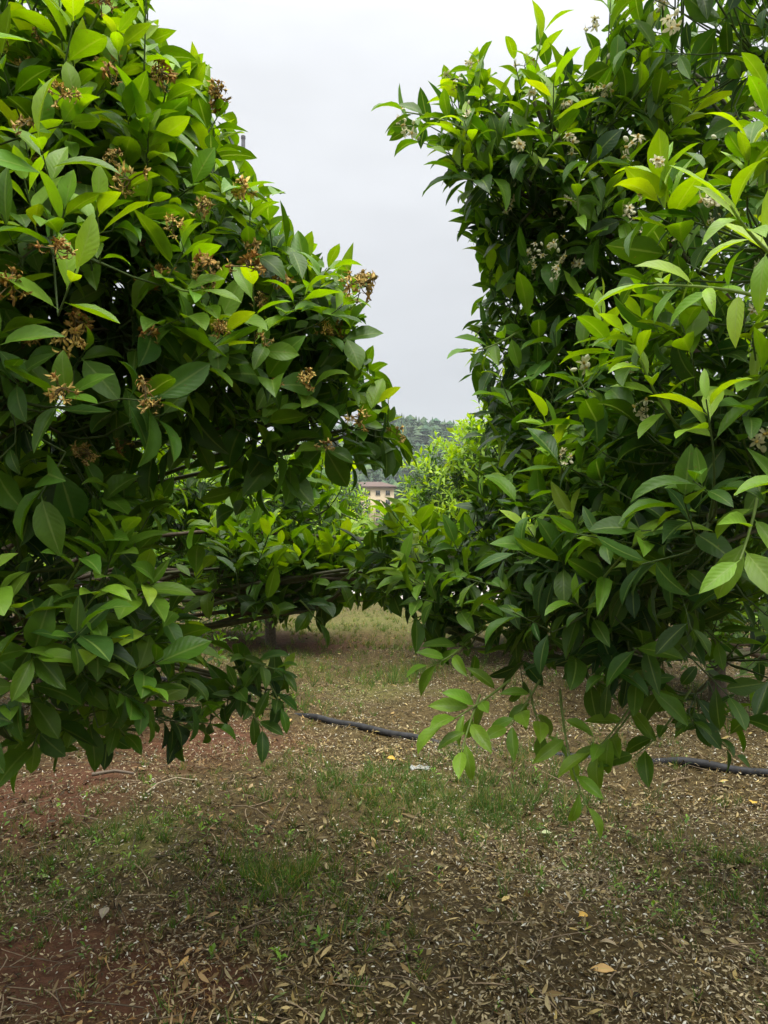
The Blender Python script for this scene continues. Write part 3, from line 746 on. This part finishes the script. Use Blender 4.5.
# cream block with brown roof
BD = 250.0; bx1 = (394 - 384) / F * BD; bz = CAMZ + (HOR - 487.5) / F * BD
bw, bdp = 20.0, 11.0
bl = thing('building', (bx1 - bw / 2, BD + bdp / 2, 0), 'cream apartment block with dark windows under a brown tiled roof', 'building')
a_ = Acc(); a_.box((0, 0, bz / 2), (bw, bdp, bz), 0, (0.62, 0.50, 0.33)); link('wall', a_.mesh('wall', False), M_MASON, bl)
a_ = Acc()
ov = 0.9; hw, hd = bw / 2 + ov, bdp / 2 + ov
a_.box((0, 0, bz + 0.2), (2 * hw, 2 * hd, 0.4), 0, (0.13, 0.09, 0.075))
v = [(-hw, -hd, bz + .403), (hw, -hd, bz + .403), (hw, hd, bz + .403), (-hw, hd, bz + .403), (-hw + 5, 0, bz + 2.2), (hw - 5, 0, bz + 2.2)]
a_.add(v, [[0, 1, 5, 4], [2, 3, 4, 5]], (0.115, 0.075, 0.06)); a_.add(v, [[1, 2, 5, 5], [3, 0, 4, 4]], (0.115, 0.075, 0.06)) if False else None
mid1 = (hw, 0, bz + .403); mid2 = (-hw, 0, bz + .403)
a_.add([v[1], mid1, v[2], v[5], v[3], mid2, v[0], v[4]], [[0, 1, 2, 3], [4, 5, 6, 7]], (0.115, 0.075, 0.06))
link('roof', a_.mesh('roof', False), M_TILE, bl)
a_ = Acc(); a_.box((0, -bdp / 2 - 0.06, bz - 0.35), (bw + 0.3, 0.15, 0.5), 0, (0.42, 0.30, 0.22)); link('cornice', a_.mesh('cornice', False), M_MASON, bl)
wf = Acc()
for (cx, cz, sx, sz) in ((0, 0.78, 1.5, 0.1), (0, -0.78, 1.6, 0.12), (-0.7, 0, 0.1, 1.46), (0.7, 0, 0.1, 1.46), (0, 0, 0.07, 1.46)): wf.box((cx, 0, cz), (sx, 0.16, sz), 0, (0.5, 0.45, 0.36))
wf = wf.mesh('window', False); wf.materials.append(M_MASON)
wp = Acc(); wp.box((0, 0.02, 0), (1.3, 0.05, 1.46), 0); wp = wp.mesh('pane', False); wp.materials.append(M_GLASS)
for fl in range(5):
    for c in range(6):
        o = link('window', wf, None, bl, (bw / 2 - 2.0 - c * 3.2, -bdp / 2 - 0.09, bz - 1.75 - fl * 3.0))
        link('pane', wp, None, o)

# broadleaf trees beside the block
def far_tree(px, topy, depth, rpx, seed, label, col):
    r = np.random.default_rng(seed)
    top = CAMZ + (HOR - topy) / F * depth; rad = rpx / F * depth
    x = (px - 384) / F * depth
    root = thing('broadleaf_tree', (x, depth, 0), label, 'tree', 'broadleaf trees beside the block')
    t_ = Acc(); t_.tube(bez((0, 0, -0.3), (0.3, 0, top * 0.35), (0, 0, top * 0.7), 7), 0.4, 0.12, 10, BARK)
    for k in range(7):
        an = k * 2.4; t_.tube(bez((0, 0, top * (0.25 + 0.05 * k)), (math.cos(an) * rad * .3, math.sin(an) * rad * .3, top * (0.45 + 0.05 * k)), (math.cos(an) * rad * .6, math.sin(an) * rad * .6, top * (0.55 + 0.05 * k)), 5), 0.15, 0.04, 6, BARK)
    link('trunk', t_.mesh('trunk'), M_BARK, root)
    c_ = Acc(); Ps = []; Dv = []
    for k in range(26):
        vv = norm(r.normal(0, 1, 3)); cc = np.array([0, 0, top * 0.56]) + vv * np.array([rad * 0.68, rad * 0.68, top * 0.33]) * r.uniform(0.5, 1)
        n = 420; v = norm(r.normal(0, 1, (n, 3)))
        Ps.append(cc + v * (rad * 0.33 * r.uniform(0.5, 1.05, n))[:, None]); Dv.append(v)
    P = np.concatenate(Ps); Dv = np.concatenate(Dv); n = len(P)
    ls = r.uniform(0.35, 0.75, n) * rad / 8
    cl = np.array(col) * r.uniform(0.6, 1.4, (n, 1))
    leaves_into(c_, P, norm(Dv + r.normal(0, .5, (n, 3))), Dv + [0, 0, 0.8], ls, ls * 0.55, np.full(n, 0.3), np.full(n, 0.3), cl, 2, 3, 'petal')
    link('crown', c_.mesh('crown'), M_FAR, root)
far_tree(430, 452, 205, 36, 4, 'tall pale green broadleaf tree at right of the cream block', (0.06, 0.13, 0.03))
far_tree(492, 470, 190, 40, 5, 'rounded broadleaf tree behind the lime-green citrus tree', (0.05, 0.11, 0.028))
far_tree(335, 474, 215, 38, 6, 'dusky broadleaf tree at left of the cream block', (0.04, 0.09, 0.028))

# conifer wood covering the hill
def conifer_wood():
    r = np.random.default_rng(17)
    a_ = Acc()
    n = 3600
    x = r.uniform(-330, 330, n); y = 345 + 300 * r.random(n) ** 0.8
    z = hill_h(x, y)
    h = r.uniform(8, 14, n); w = h * r.uniform(0.2, 0.3, n)
    tiers = 6; sides = 7
    V = []; Q = []; C = []
    base = 0
    for i in range(n):
        col = np.array([0.022, 0.055, 0.02]) * r.uniform(0.6, 1.5) * np.array([r.uniform(.8, 1.5), 1, r.uniform(.8, 1.2)])
        if r.random() < 0.14: col = np.array([0.06, 0.10, 0.03]) * r.uniform(.7, 1.2)
        tl = r.uniform(0, 6.28); rnd = r.random() < 0.5
        for k in range(tiers):
            z0 = h[i] * (0.08 + 0.82 * k / tiers); rr = w[i] * ((1.5 * math.sin(math.pi * (0.22 + 0.68 * k / tiers)) ** 0.7) if rnd else (1 - k / tiers) ** 0.8) * r.uniform(0.85, 1.15)
            z1 = z0 + h[i] * (0.3 if rnd else 0.34) * (1 - 0.3 * k / tiers)
            an = tl + k + np.arange(sides) / sides * 6.283 + r.uniform(-.25, .25, sides)
            ro = rr * r.uniform(0.55, 1.25, sides)
            ring = np.stack([x[i] + ro * np.cos(an), y[i] + ro * np.sin(an), z[i] + z0 + r.uniform(-.4, .4, sides)], -1)
            tip = np.array([[x[i] + r.uniform(-.15, .15), y[i], z[i] + z1]])
            V.append(ring); V.append(tip); C.append(np.repeat(col[None] * r.uniform(.8, 1.2), sides + 1, 0))
            j = np.arange(sides)
            Q.append(np.stack([base + j, base + (j + 1) % sides, np.full(sides, base + sides)], -1))
            base += sides + 1
    me = mesh_np('forest', np.concatenate(V), np.concatenate(Q), np.concatenate(C), smooth=True)
    return me
tag(link('forest', conifer_wood(), tint_mat('conifer_needles', 0.9, 0.6, 0.35, 0.0)), 'dark conifer wood covering the distant hill', 'forest', None, 'stuff')

# ------------------------------------------------------------------ irrigation pipe
pp = [on_ground(*q) for q in ((1100, 812), (900, 792), (768, 777), (690, 768), (600, 758), (500, 749), (410, 739), (355, 729), (310, 718), (250, 702), (180, 685), (130, 675), (40, 664), (-120, 650))]
pp = np.array(pp)
ti = np.arange(len(pp)); tt = np.linspace(0, len(pp) - 1, 90)
def cat(arr):
    out = []
    for t in tt:
        i = int(min(t, len(arr) - 2)); f = t - i
        p0 = arr[max(i - 1, 0)]; p1 = arr[i]; p2 = arr[i + 1]; p3 = arr[min(i + 2, len(arr) - 1)]
        out.append(0.5 * ((2 * p1) + (-p0 + p2) * f + (2 * p0 - 5 * p1 + 4 * p2 - p3) * f * f + (-p0 + 3 * p1 - 3 * p2 + p3) * f ** 3))
    return np.array(out)
pipe = cat(pp)
ppx = proj(pipe)[0]
sink = 0.043 * np.clip((ppx - 415) / 30, 0, 1) * np.clip((680 - ppx) / 60, 0, 1) + 0.05 * np.clip((318 - ppx) / 25, 0, 1) * np.clip((ppx - 185) / 30, 0, 1)
pipe[:, 2] = hgt(pipe[:, 0], pipe[:, 1]) + 0.022 - sink + 0.006 * np.sin(np.arange(90) * 0.7)
a_ = Acc(); a_.tube(pipe, 0.025, 0.025, 14, (0.024, 0.024, 0.025))
tag(link('irrigation_pipe', a_.mesh('irrigation_pipe'), M_PIPE), 'long dusty black plastic pipe lying across the path between the trees', 'pipe')

# ------------------------------------------------------------------ ground cover
def zg(x, y):
    """height of the finished ground sheet"""
    ix = np.clip(np.searchsorted(gx, x) - 1, 0, len(gx) - 2); iy = np.clip(np.searchsorted(gy, y) - 1, 0, len(gy) - 2)
    fx = (x - gx[ix]) / (gx[ix + 1] - gx[ix]); fy = (y - gy[iy]) / (gy[iy + 1] - gy[iy])
    return (GZ[iy, ix] * (1 - fx) + GZ[iy, ix + 1] * fx) * (1 - fy) + (GZ[iy + 1, ix] * (1 - fx) + GZ[iy + 1, ix + 1] * fx) * fy

def scatter(n, ymin=1.6, ymax=12.0, p=1.6):
    y = ymin + (ymax - ymin) * R.random(n) ** p
    x = R.uniform(-1, 1, n) * (0.62 * y + 0.6)
    return x, y

def pnoise(x, y, s, o):
    return np.array([mnoise.noise(Vector((a_ * s, b_ * s, o))) for a_, b_ in zip(x, y)])

# fallen leaves
x, y = scatter(150000)
r_, g_, p_ = soil(x, y)
keep = R.random(len(x)) < np.clip(0.62 - 0.45 * r_ - 0.3 * g_ + 0.9 * pnoise(x, y, 1.3, 2.0) + 0.9 * pnoise(x, y, 4.3, 5.0), 0.05, 1)
x, y = x[keep], y[keep]; n = len(x)
pal = np.array([[0.20, 0.14, 0.068], [0.125, 0.08, 0.036], [0.36, 0.29, 0.17], [0.06, 0.04, 0.02], [0.30, 0.255, 0.17], [0.15, 0.115, 0.06], [0.42, 0.33, 0.15]])
tone_n = pnoise(x, y, 1.1, 21.0); pal = pal * 0.66; ci = R.choice(len(pal), n, p=[0.22, 0.16, 0.15, 0.17, 0.15, 0.10, 0.05])
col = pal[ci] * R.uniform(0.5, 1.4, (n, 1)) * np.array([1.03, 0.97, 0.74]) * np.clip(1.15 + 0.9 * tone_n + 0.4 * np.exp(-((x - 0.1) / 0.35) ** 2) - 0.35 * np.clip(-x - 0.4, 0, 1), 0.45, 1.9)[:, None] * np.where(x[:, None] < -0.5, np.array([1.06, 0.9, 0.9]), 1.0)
gr = R.random(n) < 0.025; col[gr] = np.array([0.16, 0.22, 0.06]) * R.uniform(0.7, 1.2, (gr.sum(), 1))
az = R.uniform(0, 6.28, n)
D = np.stack([np.cos(az), np.sin(az), R.normal(0.06, 0.22, n)], -1)
U = np.stack([R.normal(0, 0.45, n), R.normal(0, 0.45, n), np.where(R.random(n) < 0.75, 1.0, -1.0)], -1)
Ln = 0.012 + 0.056 * R.random(n) ** 2.4
a_ = Acc()
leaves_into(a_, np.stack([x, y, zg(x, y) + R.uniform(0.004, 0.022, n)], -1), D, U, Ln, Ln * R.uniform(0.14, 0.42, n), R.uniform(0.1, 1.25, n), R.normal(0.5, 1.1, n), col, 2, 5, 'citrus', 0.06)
tag(link('leaf_litter', a_.mesh('leaf_litter'), M_LITTER), 'carpet of dry brown fallen leaves over the orchard floor', 'leaf litter', None, 'stuff')

# crumbled leaf bits
x, y = scatter(130000, 1.7, 10.5, 1.5)
keep = R.random(len(x)) < np.clip(0.75 + 0.8 * pnoise(x, y, 2.1, 31.0) - 0.35 * soil(x, y)[0], 0.1, 1)
x, y = x[keep], y[keep]; n = len(x)
az = R.uniform(0, 6.28, n); Ln = 0.006 + 0.02 * R.random(n) ** 2
col = pal[R.choice(len(pal), n, p=[0.22, 0.2, 0.1, 0.22, 0.1, 0.12, 0.04])] * R.uniform(0.5, 1.35, (n, 1)) * np.array([1.03, 0.97, 0.74])
a_ = Acc()
leaves_into(a_, np.stack([x, y, zg(x, y) + R.uniform(0.003, 0.014, n)], -1), np.stack([np.cos(az), np.sin(az), R.normal(0, 0.3, n)], -1), np.stack([R.normal(0, .5, n), R.normal(0, .5, n), np.ones(n)], -1), Ln, Ln * R.uniform(0.25, 0.9, n), R.uniform(0, 0.8, n), R.normal(0.3, 0.8, n), col, 2, 2, 'petal')
tag(link('leaf_crumbs', a_.mesh('leaf_crumbs'), M_LITTER), 'crumbled bits of dry leaf covering the orchard soil', 'leaf crumbs', None, 'stuff')

# dropped petals
x, y = scatter(95000, 1.6, 9.0, 1.4)
keep = R.random(len(x)) < np.clip(0.42 + 0.9 * pnoise(x, y, 1.9, 7.0) + 0.28 * (x > 0.2), 0.03, 1)
x, y = x[keep], y[keep]; n = len(x)
az = R.uniform(0, 6.28, n)
Ln = R.uniform(0.009, 0.023, n)
col = np.array([[0.46, 0.38, 0.22]]) * R.uniform(0.45, 1.25, (n, 1)); wh = R.random(n) < 0.14; col[wh] = np.array([0.68, 0.66, 0.55])
a_ = Acc()
leaves_into(a_, np.stack([x, y, zg(x, y) + R.uniform(0.008, 0.03, n)], -1), np.stack([np.cos(az), np.sin(az), R.normal(0, 0.3, n)], -1), np.stack([R.normal(0, .5, n), R.normal(0, .5, n), np.ones(n)], -1), Ln, Ln * 0.36, R.uniform(0.1, 0.8, n), R.normal(0.5, 0.9, n), col, 2, 3, 'petal')
tag(link('fallen_petals', a_.mesh('fallen_petals'), M_FLOWER), 'cream petals sprinkled over the orchard floor', 'petals', None, 'stuff')

# twigs and straw
a_ = Acc(); x, y = scatter(2600, 1.7, 9.0, 1.5)
for i in range(len(x)):
    az_ = R.uniform(0, 6.28); l = R.uniform(0.04, 0.22); d = np.array([math.cos(az_), math.sin(az_), 0]) * l
    p = np.array([x[i], y[i], float(zg(x[i], y[i])) + 0.012])
    q = p + d; q[2] = float(zg(q[0], q[1])) + R.uniform(0.008, 0.035)
    c = np.array([0.17, 0.125, 0.075]) * R.uniform(0.4, 1.7)
    w_ = R.uniform(0.0008, 0.0028)
    a_.tube(bez(p, (p + q) / 2 + R.normal(0, 0.14 * l, 3) * [1, 1, 0.3] + [0, 0, 0.008], q, 4), w_, w_ * 0.6, 4, c, cap=False)
tag(link('dry_twigs', a_.mesh('dry_twigs'), M_TWIG), 'dry twigs and straw strewn over the orchard floor', 'twigs', None, 'stuff')

# grass
def grass_mesh():
    bl_x, bl_y, bl_h, bl_y2 = [], [], [], []
    tufts = []
    def patch(px, py, sx, sy, n, h, green=0.6):
        c = on_ground(px, py)
        tx = c[0] + R.normal(0, sx, n); ty = c[1] + R.normal(0, sy, n)
        for a0, b0 in zip(tx, ty): tufts.append((a0, b0, h * R.uniform(0.5, 1.3), green))
    patch(430, 800, 0.42, 0.30, 210, 0.10, 0.3); patch(500, 805, 0.3, 0.22, 100, 0.11, 0.25); patch(380, 800, 0.3, 0.3, 70, 0.09)
    patch(290, 880, 0.16, 0.16, 80, 0.11); patch(320, 920, 0.2, 0.15, 40, 0.07); patch(110, 830, 0.35, 0.2, 90, 0.07, 0.35)
    patch(30, 900, 0.3, 0.25, 80, 0.06, 0.3); patch(395, 680, 0.35, 0.3, 120, 0.16, 0.55); patch(250, 665, 0.7, 0.5, 220, 0.08, 0.75)
    patch(360, 640, 1.2, 1.0, 400, 0.10, 0.8); patch(400, 615, 2.5, 1.6, 500, 0.10, 0.8); patch(290, 705, 0.3, 0.2, 70, 0.10, 0.6)
    patch(700, 860, 0.4, 0.4, 50, 0.08, 0.4); patch(740, 880, 0.2, 0.2, 60, 0.08, 0.4); patch(620, 690, 0.8, 0.6, 120, 0.12, 0.5)
    patch(490, 850, 0.5, 0.4, 60, 0.07, 0.5); patch(300, 800, 0.8, 0.5, 110, 0.06, 0.6); patch(560, 760, 0.5, 0.2, 70, 0.1, 0.5)
    x, y = scatter(700, 2.0, 13); g = pnoise(x, y, 0.9, 11.0)
    for a0, b0, c0 in zip(x, y, g):
        if c0 > -0.05: tufts.append((a0, b0, R.uniform(0.03, 0.09), 0.5))
    P, D, Ln, C = [], [], [], []
    for (tx, ty, h, gn) in tufts:
        if 15.2 < ty < 19.2: continue
        k = R.integers(8, 22); sp_ = R.uniform(0.006, 0.02); tcv = R.uniform(0.7, 1.35)
        for _ in range(k):
            P.append((tx + R.normal(0, sp_), ty + R.normal(0, sp_), 0)); D.append((R.normal(0, 0.42), R.normal(0, 0.42), 1)); Ln.append(h * R.uniform(0.6, 1.25))
            c = np.array([0.045, 0.115, 0.02]) if R.random() < 0.8 else np.array([0.2, 0.18, 0.07])
            C.append(c * tcv * R.uniform(0.8, 1.25) * np.array([1 + gn * 0.7, 1 + gn * 0.35, 1]))
    P = np.array(P); P[:, 2] = zg(P[:, 0], P[:, 1]) - 0.004
    n = len(P); D = np.array(D); Ln = np.array(Ln)
    U = np.stack([R.normal(0, 1, n), R.normal(0, 1, n), np.full(n, 0.2)], -1)
    a_ = Acc()
    leaves_into(a_, P, D, U, Ln, R.uniform(0.0022, 0.005, n), np.full(n, 0.4), R.normal(0.6, 0.6, n), np.array(C), 2, 4, 'blade')
    return a_.mesh('grass')
tag(link('grass', grass_mesh(), M_GRASS), 'thin grass growing through the leaf litter', 'grass', None, 'stuff')

a_ = Acc()
for (px_, py_, sx_, sy_, k_) in ((120, 835, 0.35, 0.22, 60), (40, 890, 0.25, 0.25, 45), (300, 890, 0.25, 0.2, 30), (440, 800, 0.6, 0.35, 45), (720, 880, 0.3, 0.3, 45), (620, 900, 0.5, 0.4, 30), (250, 690, 0.9, 0.6, 60), (400, 660, 1.2, 0.8, 80), (270, 950, 0.6, 0.2, 25)):
    c_ = on_ground(px_, py_)
    wx = c_[0] + R.normal(0, sx_, k_); wy = c_[1] + R.normal(0, sy_, k_); wz = zg(wx, wy)
    shoots_into(a_, np.stack([wx, wy, wz], -1), np.stack([R.normal(0, .2, k_), R.normal(0, .2, k_), np.ones(k_)], -1), R.uniform(0.02, 0.08, k_), R.integers(4, 9, k_), R.uniform(0.015, 0.038, k_), R.uniform(0.3, 0.62, k_), 2, 4)
tag(link('weeds', a_.mesh('weeds'), M_GRASS), 'small broad-leaved weeds scattered through the litter', 'weeds', None, 'stuff')

# ------------------------------------------------------------------ single things on the floor
def flat_leaf(name, px, py, L_, wd, az_, col, label, cat_, fold=0.25, curl=0.5, pitch=0.12, lift=0.025):
    p = on_ground(px, py); p[2] = float(zg(np.array([p[0]]), np.array([p[1]]))[0]) + lift
    a_ = Acc()
    d = np.array([[math.cos(az_), math.sin(az_), pitch]])
    leaves_into(a_, np.array([[0, 0, 0.]]) - d * L_ * 0.5, d, np.array([[0.05, -0.25, 1.0]]), np.array([L_]), np.array([wd]), np.array([fold]), np.array([curl]), np.array([col]), 6, 10, 'citrus', 0.05)
    me = a_.mesh(name)
    o = link(name, me, M_LITTER, None, p)
    md = o.modifiers.new('thickness', 'SOLIDIFY'); md.thickness = 0.0006
    return tag(o, label, cat_, 'single fallen leaves on the path')
flat_leaf('fallen_leaf', 603, 976, 0.085, 0.04, 2.9, (0.52, 0.33, 0.12), 'large tan orange fallen leaf, lowest one in the litter at the right', 'leaf')
flat_leaf('fallen_leaf', 583, 923, 0.048, 0.034, 0.6, (0.55, 0.33, 0.06), 'small orange fallen leaf just above the larger tan one', 'leaf')
flat_leaf('fallen_leaf', 392, 761, 0.07, 0.05, 0.2, (0.55, 0.33, 0.05), 'orange fallen leaf on the path just in front of the black pipe', 'leaf', 0.3, 0.9)
flat_leaf('fallen_leaf', 753, 806, 0.065, 0.045, 1.1, (0.50, 0.33, 0.05), 'yellow fallen leaf near the pipe under the white-flowered tree', 'leaf')
flat_leaf('fallen_leaf', 546, 836, 0.075, 0.03, 0.3, (0.36, 0.40, 0.20), 'pale green fallen leaf below the lowest hanging shoot', 'leaf')
flat_leaf('fallen_leaf', 104, 922, 0.08, 0.042, 1.7, (0.24, 0.20, 0.14), 'bleached grey fallen leaf standing in the litter at lower left', 'leaf', 0.5, 0.6, 0.4, 0.03)
flat_leaf('fallen_leaf', 608, 950, 0.075, 0.028, 2.4, (0.40, 0.32, 0.20), 'narrow curled beige fallen leaf between two orange ones', 'leaf', 0.8, 0.7)
flat_leaf('fallen_leaf', 43, 881, 0.055, 0.026, 0.2, (0.20, 0.26, 0.07), 'fresh green fallen leaf on dark soil at left', 'leaf')
# crumpled white scrap
p = on_ground(420, 770); p[2] += 0.012
n_ = 9; gu, gv = np.meshgrid(np.linspace(-1, 1, n_), np.linspace(-1, 1, n_))
rz_ = np.random.default_rng(3).normal(0, 0.006, (n_, n_)) + 0.008
edge = 1 + 0.2 * np.sin(np.arctan2(gv, gu) * 5)
V = np.stack([gu * 0.055 * edge, gv * 0.03 * edge, rz_ * 0.7], -1).reshape(-1, 3)
ii = np.arange(n_ - 1)[:, None] * n_ + np.arange(n_ - 1)[None]
o = link('plastic_scrap', mesh_np('plastic_scrap', V, np.stack([ii, ii + 1, ii + n_ + 1, ii + n_], -1).reshape(-1, 4), (0.40, 0.41, 0.39)), M_FLOWER, None, p)
o.modifiers.new('thickness', 'SOLIDIFY').thickness = 0.0008
tag(o, 'small crumpled white scrap on the path in front of the pipe', 'scrap')
# bent straw stalk and a grey stick
def stick(pts, r0, r1, col, label, name):
    q = np.array([on_ground(*w[:2]) + [0, 0, w[2]] for w in pts]); base = q[0].copy()
    a_ = Acc(); t = np.linspace(0, len(q) - 1, 16)
    a_.tube(np.stack([np.interp(t, np.arange(len(q)), q[:, i]) for i in range(3)], -1) - base, r0, r1, 8, col)
    return tag(link(name, a_.mesh(name), M_TWIG, None, base), label, 'stick')
stick([(146, 797, 0.02), (158, 790, 0.035), (176, 785, 0.04), (197, 786, 0.03)], 0.006, 0.004, (0.26, 0.21, 0.13), 'pale bent straw stalk on the red soil at left', 'dry_stalk')
stick([(92, 780, 0.03), (115, 778, 0.04), (134, 779, 0.03)], 0.011, 0.007, (0.13, 0.10, 0.07), 'short thick brown stick under the left tree, beside the bent straw stalk', 'dead_stick')

# ------------------------------------------------------------------ misty air
bpy.ops.mesh.primitive_cube_add(size=1, location=(0, 480, 70))
hz = bpy.context.object; hz.name = 'haze'; hz.scale = (1300, 1080, 144); hz.location = (0, 460, 71)
m = bpy.data.materials.new('haze'); m.use_nodes = True
nt = m.node_tree; nt.nodes.clear()
o_ = nt.nodes.new('ShaderNodeOutputMaterial'); v_ = nt.nodes.new('ShaderNodeVolumePrincipled')
v_.inputs['Color'].default_value = (0.82, 0.9, 1.0, 1); v_.inputs['Density'].default_value = 0.00022
nt.links.new(v_.outputs[0], o_.inputs['Volume'])
hz.data.materials.append(m)
tag(hz, 'thin pale mist between the orchard and the hill', 'haze', None, 'stuff')
